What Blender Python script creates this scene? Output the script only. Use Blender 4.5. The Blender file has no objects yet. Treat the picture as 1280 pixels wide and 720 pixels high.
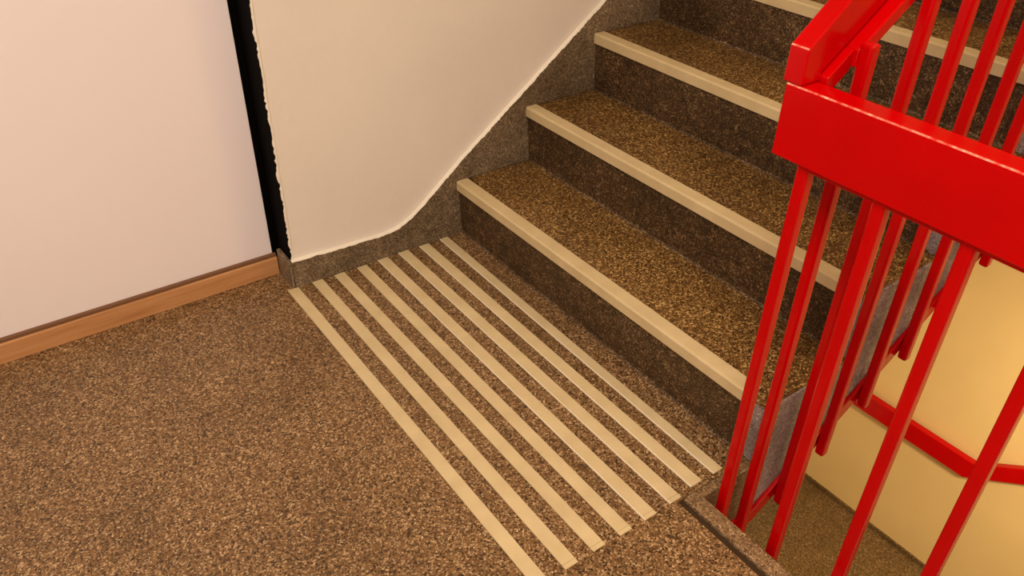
import bpy, bmesh, math, random
from mathutils import Vector, Matrix
random.seed(7)
S = bpy.context.scene
COL = S.collection
# ------------------------------------------------------------ camera
cd = bpy.data.cameras.new('camera'); cam = bpy.data.objects.new('camera', cd); COL.objects.link(cam)
F = Vector((.4828, .6617, -.5737)).normalized(); R = Vector((.8148, -.5794, .0174)); R = (R - F*R.dot(F)).normalized(); U = R.cross(F)
cam.matrix_world = Matrix(((R.x, U.x, -F.x, -1.2161), (R.y, U.y, -F.y, -1.9605), (R.z, U.z, -F.z, 1.3831), (0, 0, 0, 1)))
cd.sensor_width = 36; cd.lens = 36*1018.51/1280; cd.clip_start = .02
S.camera = cam
# ------------------------------------------------------------ light
w = bpy.data.worlds.new('world'); S.world = w; w.use_nodes = True
w.node_tree.nodes['Background'].inputs[0].default_value = (1, .8, .6, 1)
w.node_tree.nodes['Background'].inputs[1].default_value = .05
def area(name, loc, size, power, col, rot=(0, 0, 0), sy=None):
    l = bpy.data.lights.new(name, 'AREA'); l.energy = power; l.color = col
    l.shape = 'RECTANGLE'; l.size = size; l.size_y = sy or size
    o = bpy.data.objects.new(name, l); COL.objects.link(o); o.location = loc; o.rotation_euler = rot
    return o
area('landing_ceiling_lamp', (-1.45, -2.05, 2.72), 1.0, 76, (1, .825, .64), sy=1.0)
area('stairwell_ceiling_lamp', (1.5, -2.1, 2.72), .7, 26, (1, .73, .36), sy=.7)
area('lower_wall_fill', (1.35, -1.9, -.25), .35, 62, (1, .80, .46), sy=.35)  # unseen fill light added in the open shaft to brighten the yellow wall
S.view_settings.view_transform = 'Standard'; S.view_settings.look = 'None'
S.view_settings.exposure = 0; S.view_settings.gamma = 1; S.view_settings.use_curve_mapping = False

# ------------------------------------------------------------ materials
def mat(name, col, rough=.5, spec=.5):
    m = bpy.data.materials.new(name); m.use_nodes = True
    b = m.node_tree.nodes['Principled BSDF']
    b.inputs['Base Color'].default_value = (*col, 1); b.inputs['Roughness'].default_value = rough
    b.inputs['Specular IOR Level'].default_value = spec
    return m, m.node_tree, b
def node(nt, t, **k):
    n = nt.nodes.new(t)
    for a, v in k.items():
        if a in n.inputs: n.inputs[a].default_value = v
        else: setattr(n, a, v)
    return n
def coords(nt, scale=(1, 1, 1)):
    t = nt.nodes.new('ShaderNodeTexCoord'); m = nt.nodes.new('ShaderNodeMapping'); m.inputs['Scale'].default_value = scale
    nt.links.new(t.outputs['Object'], m.inputs[0]); return m.outputs[0]
def ramp(nt, fac, stops):
    r = nt.nodes.new('ShaderNodeValToRGB'); nt.links.new(fac, r.inputs[0])
    e = r.color_ramp.elements
    while len(e) < len(stops): e.new(.5)
    for i, (p, c) in enumerate(stops): e[i].position = p; e[i].color = (*c, 1)
    return r.outputs[0]
def mix(nt, fac, a, b, mode='MIX'):
    m = nt.nodes.new('ShaderNodeMix'); m.data_type = 'RGBA'; m.blend_type = mode
    for s, v in ((0, fac), (6, a), (7, b)):
        if isinstance(v, (int, float)): m.inputs[s].default_value = v
        elif isinstance(v, tuple): m.inputs[s].default_value = (*v, 1)
        else: nt.links.new(v, m.inputs[s])
    return m.outputs[2]
def bump(nt, b, h, strength, dist=.002):
    n = nt.nodes.new('ShaderNodeBump'); n.inputs['Strength'].default_value = strength; n.inputs['Distance'].default_value = dist
    nt.links.new(h, n.inputs['Height']); nt.links.new(n.outputs[0], b.inputs['Normal'])
def terrazzo(name, dark, mid, light, tint=(1, 1, 1), cell=230, stain=.25, rough=.42, contrast=1.0, matrix_fac=.35, blot=0):
    m, nt, b = mat(name, mid, rough, .4)
    v = coords(nt)
    # warp the cells so that the chips are irregular
    nz = node(nt, 'ShaderNodeTexNoise', Scale=160.0, Detail=1.0); nt.links.new(v, nz.inputs['Vector'])
    sc = nt.nodes.new('ShaderNodeVectorMath'); sc.operation = 'SCALE'; sc.inputs[3].default_value = .006; nt.links.new(nz.outputs['Color'], sc.inputs[0])
    ad = nt.nodes.new('ShaderNodeVectorMath'); ad.operation = 'ADD'; nt.links.new(v, ad.inputs[0]); nt.links.new(sc.outputs[0], ad.inputs[1])
    vo = node(nt, 'ShaderNodeTexVoronoi', Scale=float(cell)); nt.links.new(ad.outputs[0], vo.inputs['Vector'])
    sep = nt.nodes.new('ShaderNodeSeparateColor'); nt.links.new(vo.outputs['Color'], sep.inputs[0])
    chips = ramp(nt, sep.outputs[0], [(0, dark), (.20, tuple(x*.75+y*.25 for x, y in zip(dark, mid))), (.36, mid), (.72, tuple(x*1.15 for x in mid)), (.9, light), (1, tuple(x*1.35 for x in light))])
    ed = node(nt, 'ShaderNodeTexVoronoi', Scale=float(cell)); ed.feature = 'DISTANCE_TO_EDGE'; nt.links.new(ad.outputs[0], ed.inputs['Vector'])
    ef = ramp(nt, ed.outputs['Distance'], [(0, (1, 1, 1)), (.16, (0, 0, 0))])
    ml = nt.nodes.new('ShaderNodeMath'); ml.operation = 'MULTIPLY'; nt.links.new(ef, ml.inputs[0]); ml.inputs[1].default_value = matrix_fac
    c = mix(nt, ml.outputs[0], chips, tuple(x*.62 for x in mid))
    # coarser chips
    v2 = node(nt, 'ShaderNodeTexVoronoi', Scale=cell*.45); nt.links.new(ad.outputs[0], v2.inputs['Vector'])
    s2 = nt.nodes.new('ShaderNodeSeparateColor'); nt.links.new(v2.outputs['Color'], s2.inputs[0])
    f2 = ramp(nt, s2.outputs[1], [(0, (.78,)*3), (.5, (1,)*3), (1, (1.22,)*3)])
    c = mix(nt, .7, c, mix(nt, 1.0, c, f2, 'MULTIPLY'))
    n3 = node(nt, 'ShaderNodeTexNoise', Scale=4.0, Detail=4.0); nt.links.new(v, n3.inputs['Vector'])
    st = ramp(nt, n3.outputs[0], [(.3, (1-stain, 1-stain*1.05, 1-stain*1.15)), (.6, (1, 1, 1))])
    c = mix(nt, 1.0, c, st, 'MULTIPLY')
    if blot:
        n4 = node(nt, 'ShaderNodeTexNoise', Scale=34.0, Detail=6.0, Roughness=.7); nt.links.new(v, n4.inputs['Vector'])
        c = mix(nt, 1.0, c, ramp(nt, n4.outputs[0], [(.34, (1-blot*.6,)*3), (.52, (1, 1, 1)), (.68, (1+blot,)*3)]), 'MULTIPLY')
    nt.links.new(c, b.inputs['Base Color'])
    bump(nt, b, sep.outputs[0], .12, .0008)
    return m
M_floor = terrazzo('terrazzo_floor', (.022, .010, .002), (.208, .112, .044), (.47, .325, .18), stain=.22, cell=300)
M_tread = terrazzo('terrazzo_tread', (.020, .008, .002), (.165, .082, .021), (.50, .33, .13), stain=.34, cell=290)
M_curb = terrazzo('terrazzo_curb', (.09, .05, .022), (.22, .135, .068), (.40, .28, .16), stain=.3, cell=330)
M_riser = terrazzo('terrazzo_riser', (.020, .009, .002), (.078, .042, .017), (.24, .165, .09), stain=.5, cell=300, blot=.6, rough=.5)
M_skirt = terrazzo('terrazzo_skirting', (.07, .048, .028), (.20, .145, .092), (.38, .30, .20), stain=.45, cell=400, blot=.35, rough=.5)
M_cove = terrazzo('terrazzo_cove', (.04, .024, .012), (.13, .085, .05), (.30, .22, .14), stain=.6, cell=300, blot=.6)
M_side = terrazzo('terrazzo_stair_side', (.16, .135, .14), (.36, .31, .33), (.52, .46, .47), stain=.45, cell=380, rough=.5, blot=.3)
M_lower = terrazzo('terrazzo_lower_floor', (.05, .028, .01), (.15, .085, .032), (.28, .18, .09), stain=.2, cell=200)

def wallmat(name, col, var=.05, rough=.75, bs=.12):
    m, nt, b = mat(name, col, rough, .25); v = coords(nt)
    n = node(nt, 'ShaderNodeTexNoise', Scale=2.5, Detail=5.0); nt.links.new(v, n.inputs['Vector'])
    c = ramp(nt, n.outputs[0], [(.3, tuple(x*(1-var) for x in col)), (.7, tuple(min(1, x*(1+var)) for x in col))]); nt.links.new(c, b.inputs['Base Color'])
    n2 = node(nt, 'ShaderNodeTexNoise', Scale=38.0, Detail=6.0); nt.links.new(v, n2.inputs['Vector'])
    bump(nt, b, n2.outputs[0], bs, .004); return m
M_plaster = wallmat('painted_plaster', (.79, .745, .71), .035, .6, .25)
M_plaster_edge = wallmat('plaster_edge_paint', (.86, .82, .74), .08, .6, .8)
M_panel = wallmat('white_laminate', (.88, .83, .89), .01, .5, .0)
M_yellow = wallmat('yellow_paint', (.80, .575, .27), .04, .6, .12)
M_ceiling = wallmat('ceiling_paint', (.8, .74, .65), .02)
M_joint, _, _ = mat('dark_joint_filler', (.05, .03, .016), .8, .1)
M_brown, _, _ = mat('brown_strip', (.19, .095, .05), .6, .2)
M_lit_edge, _, _ = mat('painted_lit_edge', (.88, .80, .62), .5, .3)  # light on the strip sides, put into the colour
M_black, _, _ = mat('black_paint', (.0015, .001, .0008), .8, .05)

def redmat():
    m, nt, b = mat('red_gloss_paint', (.55, .0005, .003), .17, .2); v = coords(nt)
    n = node(nt, 'ShaderNodeTexNoise', Scale=9.0, Detail=3.0); nt.links.new(v, n.inputs['Vector'])
    nt.links.new(ramp(nt, n.outputs[0], [(.3, (.46, .0002, .001)), (.7, (.52, .0003, .0015))]), b.inputs['Base Color'])
    n2 = node(nt, 'ShaderNodeTexNoise', Scale=60.0, Detail=3.0); nt.links.new(v, n2.inputs['Vector']); bump(nt, b, n2.outputs[0], .08, .002)
    return m
M_red = redmat()
def wornmat():
    m, nt, b = mat('worn_red_edge', (.7, .1, .08), .3, .4); v = coords(nt)
    n = node(nt, 'ShaderNodeTexNoise', Scale=45.0, Detail=5.0, Roughness=.7); nt.links.new(v, n.inputs['Vector'])
    nt.links.new(ramp(nt, n.outputs[0], [(.38, (.6, .01, .012)), (.5, (.72, .16, .11)), (.66, (.85, .5, .36))]), b.inputs['Base Color']); return m
M_worn = wornmat()
def wear(o, test):       # paint rubbed pale on the outer upper edge
    o.data.materials.append(M_worn)
    for p in o.data.polygons:
        if test(p.normal, p.center): p.material_index = 1
def tapemat():
    m, nt, b = mat('beige_grip_tape', (.64, .50, .29), .55, .35); v = coords(nt)
    n = node(nt, 'ShaderNodeTexNoise', Scale=14.0, Detail=5.0); nt.links.new(v, n.inputs['Vector'])
    nt.links.new(ramp(nt, n.outputs[0], [(.3, (.57, .46, .265)), (.7, (.66, .545, .33))]), b.inputs['Base Color'])
    n2 = node(nt, 'ShaderNodeTexNoise', Scale=900.0, Detail=2.0); nt.links.new(v, n2.inputs['Vector']); bump(nt, b, n2.outputs[0], .1, .0006)
    return m
M_tape = tapemat()
def woodmat():
    m, nt, b = mat('varnished_beech', (.42, .20, .085), .4, .4); v = coords(nt, (3, 60, 60))
    n = node(nt, 'ShaderNodeTexNoise', Scale=1.6, Detail=6.0); nt.links.new(v, n.inputs['Vector'])
    nt.links.new(ramp(nt, n.outputs[0], [(.25, (.40, .18, .07)), (.5, (.52, .26, .11)), (.8, (.60, .33, .155))]), b.inputs['Base Color'])
    return m
M_wood = woodmat()

# ------------------------------------------------------------ mesh helpers
def obj(name, bm, m, parent=None, smooth=False):
    bmesh.ops.recalc_face_normals(bm, faces=bm.faces)
    me = bpy.data.meshes.new(name); bm.to_mesh(me); bm.free(); me.materials.append(m)
    if smooth:
        for p in me.polygons: p.use_smooth = True
    o = bpy.data.objects.new(name, me); COL.objects.link(o)
    if parent:
        o.parent = parent; o.matrix_parent_inverse = Matrix.Translation(parent.location).inverted() if parent.parent is None else Matrix.Identity(4)
    return o
def rel(o, parent):   # keep world placement for a sub-part
    o.parent = parent; o.matrix_parent_inverse = Matrix.Identity(4); return o
def box(bm, x0, x1, y0, y1, z0, z1, bev=0, seg=2):
    r = bmesh.ops.create_cube(bm, size=1); vs = r['verts']
    for v in vs: v.co = Vector(((x0+x1)/2+v.co.x*(x1-x0), (y0+y1)/2+v.co.y*(y1-y0), (z0+z1)/2+v.co.z*(z1-z0)))
    if bev:
        es = list({e for v in vs for e in v.link_edges}); bmesh.ops.bevel(bm, geom=es, offset=bev, segments=seg, affect='EDGES', profile=.5)
    return bm
def prism(bm, pts, a0, a1, axis='y', bev=0, seg=2):
    """pts = closed polygon in the plane across the axis"""
    def P(p, t):
        return (p[0], t, p[1]) if axis == 'y' else ((t, p[0], p[1]) if axis == 'x' else (p[0], p[1], t))
    A = [bm.verts.new(P(p, a0)) for p in pts]; B = [bm.verts.new(P(p, a1)) for p in pts]; n = len(pts)
    fs = [bm.faces.new(A), bm.faces.new(B[::-1])]
    for i in range(n): fs.append(bm.faces.new((A[i], A[(i+1) % n], B[(i+1) % n], B[i])))
    bmesh.ops.recalc_face_normals(bm, faces=fs)
    if bev: bmesh.ops.bevel(bm, geom=list({e for f in fs for e in f.edges}), offset=bev, segments=seg, affect='EDGES', profile=.5)
    return bm
def BM(): return bmesh.new()
def struct(name, bm, m): o = obj(name, bm, m); o['kind'] = 'structure'; return o
def thing(name, label, cat, loc, group=None):
    o = bpy.data.objects.new(name, None); COL.objects.link(o); o.location = loc; o.empty_display_size = .1
    o['label'] = label; o['category'] = cat
    if group: o['group'] = group
    return o

r, g, ov = .187, .2636, .0159
YS, N = -1.246, 9                  # open side of the stair, number of steps
XE = 2.66                          # end wall
# ------------------------------------------------------------ setting
fl = BM(); GX0, GX1 = -.2225, -.2045
box(fl, -3.0, GX0, -3.4, .14, -.25, 0)
box(fl, GX0, 0.02, -1.222, -.0, -.25, 0)
box(fl, GX0-.01, -.17, -3.4, -1.222, -.25, -.030)     # bed of the groove
struct('floor', fl, M_floor)
cb = BM()      # border along the open edge, returns to the side of the stair
prism(cb, [(GX1, -3.4), (-.165, -3.4), (-.165, -1.246), (.02, -1.246), (.02, -1.222), (GX1, -1.222)], -.249, .0008, 'z', .0035)
tr = struct('trim_1', cb, M_curb)
gb = BM(); box(gb, GX0+.0005, GX1-.0005, -3.39, -1.2235, -.031, -.0075); struct('trim_6', gb, M_joint)     # dark joint filler in the groove
# plaster wall beside the stair (its lower end is hidden behind the skirting)
wb = BM(); prism(wb, [(-.572, .0), (XE, .0), (XE, .11), (-.572, .11)], -2.8, 2.8, 'z')
struct('wall_back', wb, M_plaster)
# skirting: flat on the landing, cove-curved up into the slope of the flight
top = [(-.578, .0875), (-.42, .082), (-.30, .079), (-.262, .081), (-.235, .086), (-.21, .095), (-.18, .110), (-.146, .133), (-.072, .194), (.003, .254), (.228, .421), (.547, .659)]
sl = .709; top += [(2.1, .659+sl*(2.1-.547)), (XE-.01, .659+sl*(2.1-.547))]
sk = BM(); pts = [(-.580, -.002)] + top + [(XE-.01, N*r-.3), (2.0, .9), (.1, -.002)]
prism(sk, pts, -.012, .002, 'y', .0)
box(sk, -.5865, -.5745, -.012, .086, -.002, .088, .003)           # the return into the reveal, seen end on
struct('baseboard_back', sk, M_skirt)
# ragged plaster edge along the skirting and up the corner
def ragged(path, w, d, axis_y, amp=1.0):
    bm = BM(); prev = None; L = []
    for (a, b) in zip(path, path[1:]):
        a, b = Vector(a), Vector(b); n = max(2, int((b-a).length/.007))
        L += [a.lerp(b, i/n) for i in range(n)]
    L.append(Vector(path[-1]))
    for i, p in enumerate(L):
        t = (L[min(i+1, len(L)-1)]-L[max(i-1, 0)]).normalized(); nrm = Vector((-t.y, t.x))
        j = amp*(random.uniform(-.0012, .0012)+.0010*math.sin(i*.7)*math.sin(i*.11)+.0006*math.sin(i*.23)); k = random.uniform(-.3, .3)
        lo = p + nrm*(j-.001); hi = p + nrm*(w*(1+.2*k)); dd = d*(1+.25*k)
        ring = [bm.verts.new(q) for q in ((lo.x, .001, lo.y), (lo.x, -dd*.8, lo.y), ((lo.x+hi.x)/2, -dd, (lo.y+hi.y)/2), (hi.x, -.0002, hi.y))]
        if prev:
            for q in range(3): bm.faces.new((prev[q], ring[q], ring[q+1], prev[q+1]))
        prev = ring
    return bm
struct('trim_2', ragged(top[:-1], .0055, .0140, 0, 1.5), M_plaster_edge)
struct('trim_3', ragged([(-.5728, 2.8), (-.5728, .09)], .007, .0032, 0, 2.0), M_plaster_edge)
# black painted reveal and the white panel with its wooden skirting
rv = BM(); box(rv, -.5745, -.5715, .0015, .112, -.24, 2.8); box(rv, -.66, -.5716, .112, .14, -.24, 2.8)
struct('trim_4', rv, M_black)
wl = BM(); box(wl, -3.0, -.594, .104, .14, .045, 2.8, .0015)
struct('wall_left', wl, M_panel)
wd = BM(); pr = [(.1045, 0), (.088, 0), (.088, .056), (.0895, .0585), (.1045, .0590)]
prism(wd, pr, -3.0, -.5868, 'x', .001, 1)
struct('baseboard_left', wd, M_wood)
jb = BM(); box(jb, -3.0, -.5872, .0925, .1035, .0592, .069, .001, 1); struct('trim_5', jb, M_brown)  # darker brown strip along the top of the wooden skirting
# rest of the stairwell
b = BM(); box(b, XE, XE+.1, -3.4, .11, -2.8, 2.8); struct('wall_right', b, M_yellow)
b = BM(); box(b, -3.1, XE+.1, -3.5, -3.4, -2.8, 2.8); struct('wall_front', b, M_plaster)
b = BM(); box(b, -3.1, -3.0, -3.4, .14, -2.8, 2.8); struct('wall_side', b, M_plaster)
b = BM(); box(b, -3.1, XE+.1, -3.5, .14, 2.8, 2.9); struct('ceiling', b, M_ceiling)
b = BM(); box(b, -3.1, XE+.1, -3.5, .14, -2.9, -2.8); struct('floor_lower', b, M_lower)
b = BM(); box(b, XE-.012, XE+.001, -3.4, .0, -2.8, -2.765, .002); struct('baseboard_right', b, M_lower)
b = BM(); box(b, N*g-ov+.02, XE, -3.4, 0, N*r-.2, N*r-.0); struct('floor_upper', b, M_tread)

# ------------------------------------------------------------ staircase
st = thing('staircase', 'speckled terrazzo staircase rising along the plaster wall, beige strip on every step edge', 'stairs', (0, -.6, 0))
def saw(n0, n1, low=0.0, inset=0.0):
    P = []
    for k in range(n0, n1):
        P += [(k*g+inset, k*r-low), (k*g-ov+inset+.002, (k+1)*r-low)]
    return P
slab = BM()
P = [(.0+.012, -.18)] + saw(0, N, .010, .012)
P += [(N*g-ov, N*r-.010), (N*g-ov, sl*(N*g)-.18+.0)]
P[0] = (.03, -.18+.709*.03)
prism(slab, P, -1.212, -.0125, 'y')
obj('stair_slab', slab, M_side, st)
ch = BM()
P = [(-.01, -.178)] + [(0, -.178)] + saw(0, N)[0:] + [(N*g-ov, N*r), (N*g-ov, sl*(N*g)-.18), (.02, -.166)]
P = [(0, -.195)] + saw(0, N, .0115) + [(N*g-ov, N*r-.0115), (N*g-ov, sl*N*g-.20), (.02, -.19)]
prism(ch, P, YS, -1.208, 'y', .004)
obj('stair_string', ch, M_side, st)
for k in range(N):
    z = (k+1)*r; x = k*g
    t = BM(); box(t, x-ov+.001, x+g+.004, -1.2445, -.0121, z-.0115, z+.0008, .0015, 1)
    to = obj('tread', t, M_tread, st)
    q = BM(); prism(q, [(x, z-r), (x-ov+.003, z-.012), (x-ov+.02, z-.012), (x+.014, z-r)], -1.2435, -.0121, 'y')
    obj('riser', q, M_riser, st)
    # small cove where tread and riser meet
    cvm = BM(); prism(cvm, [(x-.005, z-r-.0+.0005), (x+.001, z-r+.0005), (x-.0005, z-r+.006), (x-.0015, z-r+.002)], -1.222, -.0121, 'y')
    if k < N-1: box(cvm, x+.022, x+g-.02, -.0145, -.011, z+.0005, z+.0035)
    obj('cove', cvm, M_cove, st)
    e = -ov-.0035; s = BM()
    prof = [(x+e, z-.028), (x+e-.0005, z+.000), (x+e+.004, z+.0042), (x+.021, z+.0040), (x+.0225, z+.0006), (x-ov+.001, z+.0005), (x-ov+.0005, z-.028)]
    prism(s, prof, -1.204 if k else -1.200, -.0135, 'y', .0008, 1)
    so = obj('nosing_strip', s, M_tape); rel(so, to)
    so.matrix_parent_inverse = to.matrix_parent_inverse.copy() if False else Matrix.Identity(4)
    so.location = st.location*0
# sub-parts sit in the parent's own space, which already is world space
# ------------------------------------------------------------ anti-slip strips on the landing
ends = [(-.5880, -.5875), (-.5119, -.5130), (-.4421, -.4400), (-.3680, -.3690), (-.2940, -.2980), (-.2214, -.2230), (-.1478, -.1520), (-.0735, -.0845)]
ytop = [-.014, -.0135, -.016, -.017, -.0145, -.0135, -.016, -.0150]; ybot = [-1.222, -1.2196, -1.2184, -1.220, -1.2200, -1.2182, -1.2107, -1.2120]
labs = ['flat beige anti-slip floor strip starting at the plaster wall corner, farthest from the stairs',
        'second beige anti-slip floor strip counting from the wall corner beside the wooden skirting',
        'third beige anti-slip floor strip counting from the wall corner beside the wooden skirting',
        'fourth beige anti-slip floor strip counting from the wall corner beside the wooden skirting',
        'fourth beige anti-slip floor strip counting from the bottom riser',
        'third beige anti-slip floor strip from the bottom riser, its end touching the floor groove',
        'second beige anti-slip floor strip counting from the bottom riser',
        'narrow beige anti-slip floor strip closest to the bottom riser']
for i, ((xt, xb), y1, y0, lb) in enumerate(zip(ends, ytop, ybot, labs)):
    hw = .0165 if i < 7 else .0140
    o = thing('anti_slip_strip', lb, 'floor strip', ((xt+xb)/2, -.62, 0), 'beige anti-slip strips on the landing floor')
    tab = .011 if i < 6 else 0
    def strip(ya, yb, zt=.0036):
        bm = BM(); xa = xt+(xb-xt)*(y1-ya)/(y1-y0); xc = xt+(xb-xt)*(y1-yb)/(y1-y0)
        prism(bm, [(xa-hw, ya), (xa+hw, ya), (xc+hw, yb), (xc-hw, yb)], .0001, zt, 'z', .0009, 1); return bm
    obj('strip_body', strip(y1, y0+tab), M_tape, o)
    if i >= 4:
        e = BM(); prism(e, [(xt-hw-.0016, y1), (xt-hw+.0004, y1), (xb-hw+.0004, y0), (xb-hw-.0016, y0)], .0001, .0045, 'z', .0005, 1)  # pale band paints in the light on the strip's left side
        obj('lit_edge_band', e, M_lit_edge, o)['label'] = 'pale edge painted as light on the strip side'
    if tab: obj('end_tab', strip(y0+tab-.0001, y0, .0031), M_tape, o)

# ------------------------------------------------------------ red railings
lr = thing('landing_railing', 'red painted railing with broad level board guarding the edge of the landing', 'railing', (-.13, -1.9, 0))
b = BM(); box(b, -.145, -.100, -3.395, -1.2100, .800, .922, .0022, 1); wear(obj('rail_board', b, M_red, lr), lambda n, c: n.x < -.4 and n.z > .4)
def baluster(x, y, z0, z1, parent, a=.0117):
    bm = BM(); box(bm, x-a, x+a, y-a, y+a, z0, z1, .0055, 3); obj('baluster', bm, M_red, parent)
ys = [-1.2695, -1.410, -1.551, -1.688] + [-1.686-.14*k for k in range(1, 13)]
for y in ys: baluster(-.1255, y, -.20, .803, lr)
b = BM(); box(b, -.166, -.1375, -3.39, -1.2590, -.19, -.15, .003); obj('fixing_bar', b, M_red, lr)
b = BM(); box(b, -.135, -.108, -3.39, -1.262, .790, .8015, .002); obj('rail_bar', b, M_red, lr)

sr = thing('stair_railing', 'red painted railing with board sloping upward along the open side of the staircase', 'railing', (1, -1.25, 0))
X1 = 2.05
zt = lambda x: .979+.80*(x+.145) if x < .4 else .979+.80*.545+.709*(x-.4)
zb = lambda x: .924+.709*(x+.115)
def slope(x0, x1, f0, f1, y0, y1, bev=.003):
    bm = BM(); return prism(bm, [(x0, f0(x0)), (x1, f0(x1)), (x1, f1(x1)), (x0, f1(x0))], y0, y1, 'y', bev)
bm = BM(); prism(bm, [(-.1445, .9225), (-.1445, .980), (.3, zt(.3)), (X1, zt(.3)+.709*(X1-.3)), (X1, zb(X1)), (-.098, zb(-.098)), (-.098, .9225)], -1.238, -1.2025, 'y', .003)
wear(obj('rail_board', bm, M_red, sr), lambda n, c: c.x < -.141 and c.z > .97 and n.z > .35 and n.x < -.5)
obj('rail_bar', slope(-.0985, -.046, lambda x: zb(x)-.040, lambda x: zb(x)-.0045, -1.2515, -1.208, .002), M_red, sr)
obj('rail_bar', slope(-.046, X1, lambda x: zb(x)-.034, lambda x: zb(x)-.0045, -1.2600, -1.208, .003), M_red, sr)
for k in range(16):
    x = -.0345 if k == 0 else -.023+.128*k
    baluster(x, -1.270, -.245+sl*x - (0 if k else .02), .977+sl*(x+.04)-(.0 if k == 0 else .003), sr)
lo = lambda x: -.228+sl*x; hi = lambda x: -.183+sl*x
bm = BM(); prism(bm, [(-.14, -.205), (.01, -.205), (.03, lo(.03)), (X1, lo(X1)), (X1, hi(X1)), (.02, hi(.02)), (.015, -.166), (-.14, -.166)][::-1], -1.2565, -1.2465, 'y', .002)
obj('stringer_bar', bm, M_red, sr)

# handrail of the storey below, bending up its wall
hr = thing('wall_handrail', 'red board handrail on the yellow wall of the storey below', 'handrail', (2.62, -1, -1.95))
bm = BM()
yb_ = -.955; zr = -1.848; s2 = .72
L = [(.0, zr), (yb_, zr), (-2.6, zr+(-yb_-(-2.6)*-1)*-0 + s2*(2.6+yb_))]
prism(bm, [(-.005, zr), (yb_, zr), (-2.6, zr+s2*(2.6+yb_)), (-2.6, zr+s2*(2.6+yb_)-.14), (yb_+.02, zr-.12), (-.005, zr-.12)], 2.598, 2.640, 'x', .004)
obj('rail_board', bm, M_red, hr)
for y in (-.25, -.9): 
    b = BM(); box(b, 2.638, XE+.001, y-.02, y+.02, zr-.09, zr-.04, .002); obj('bracket', b, M_red, hr)
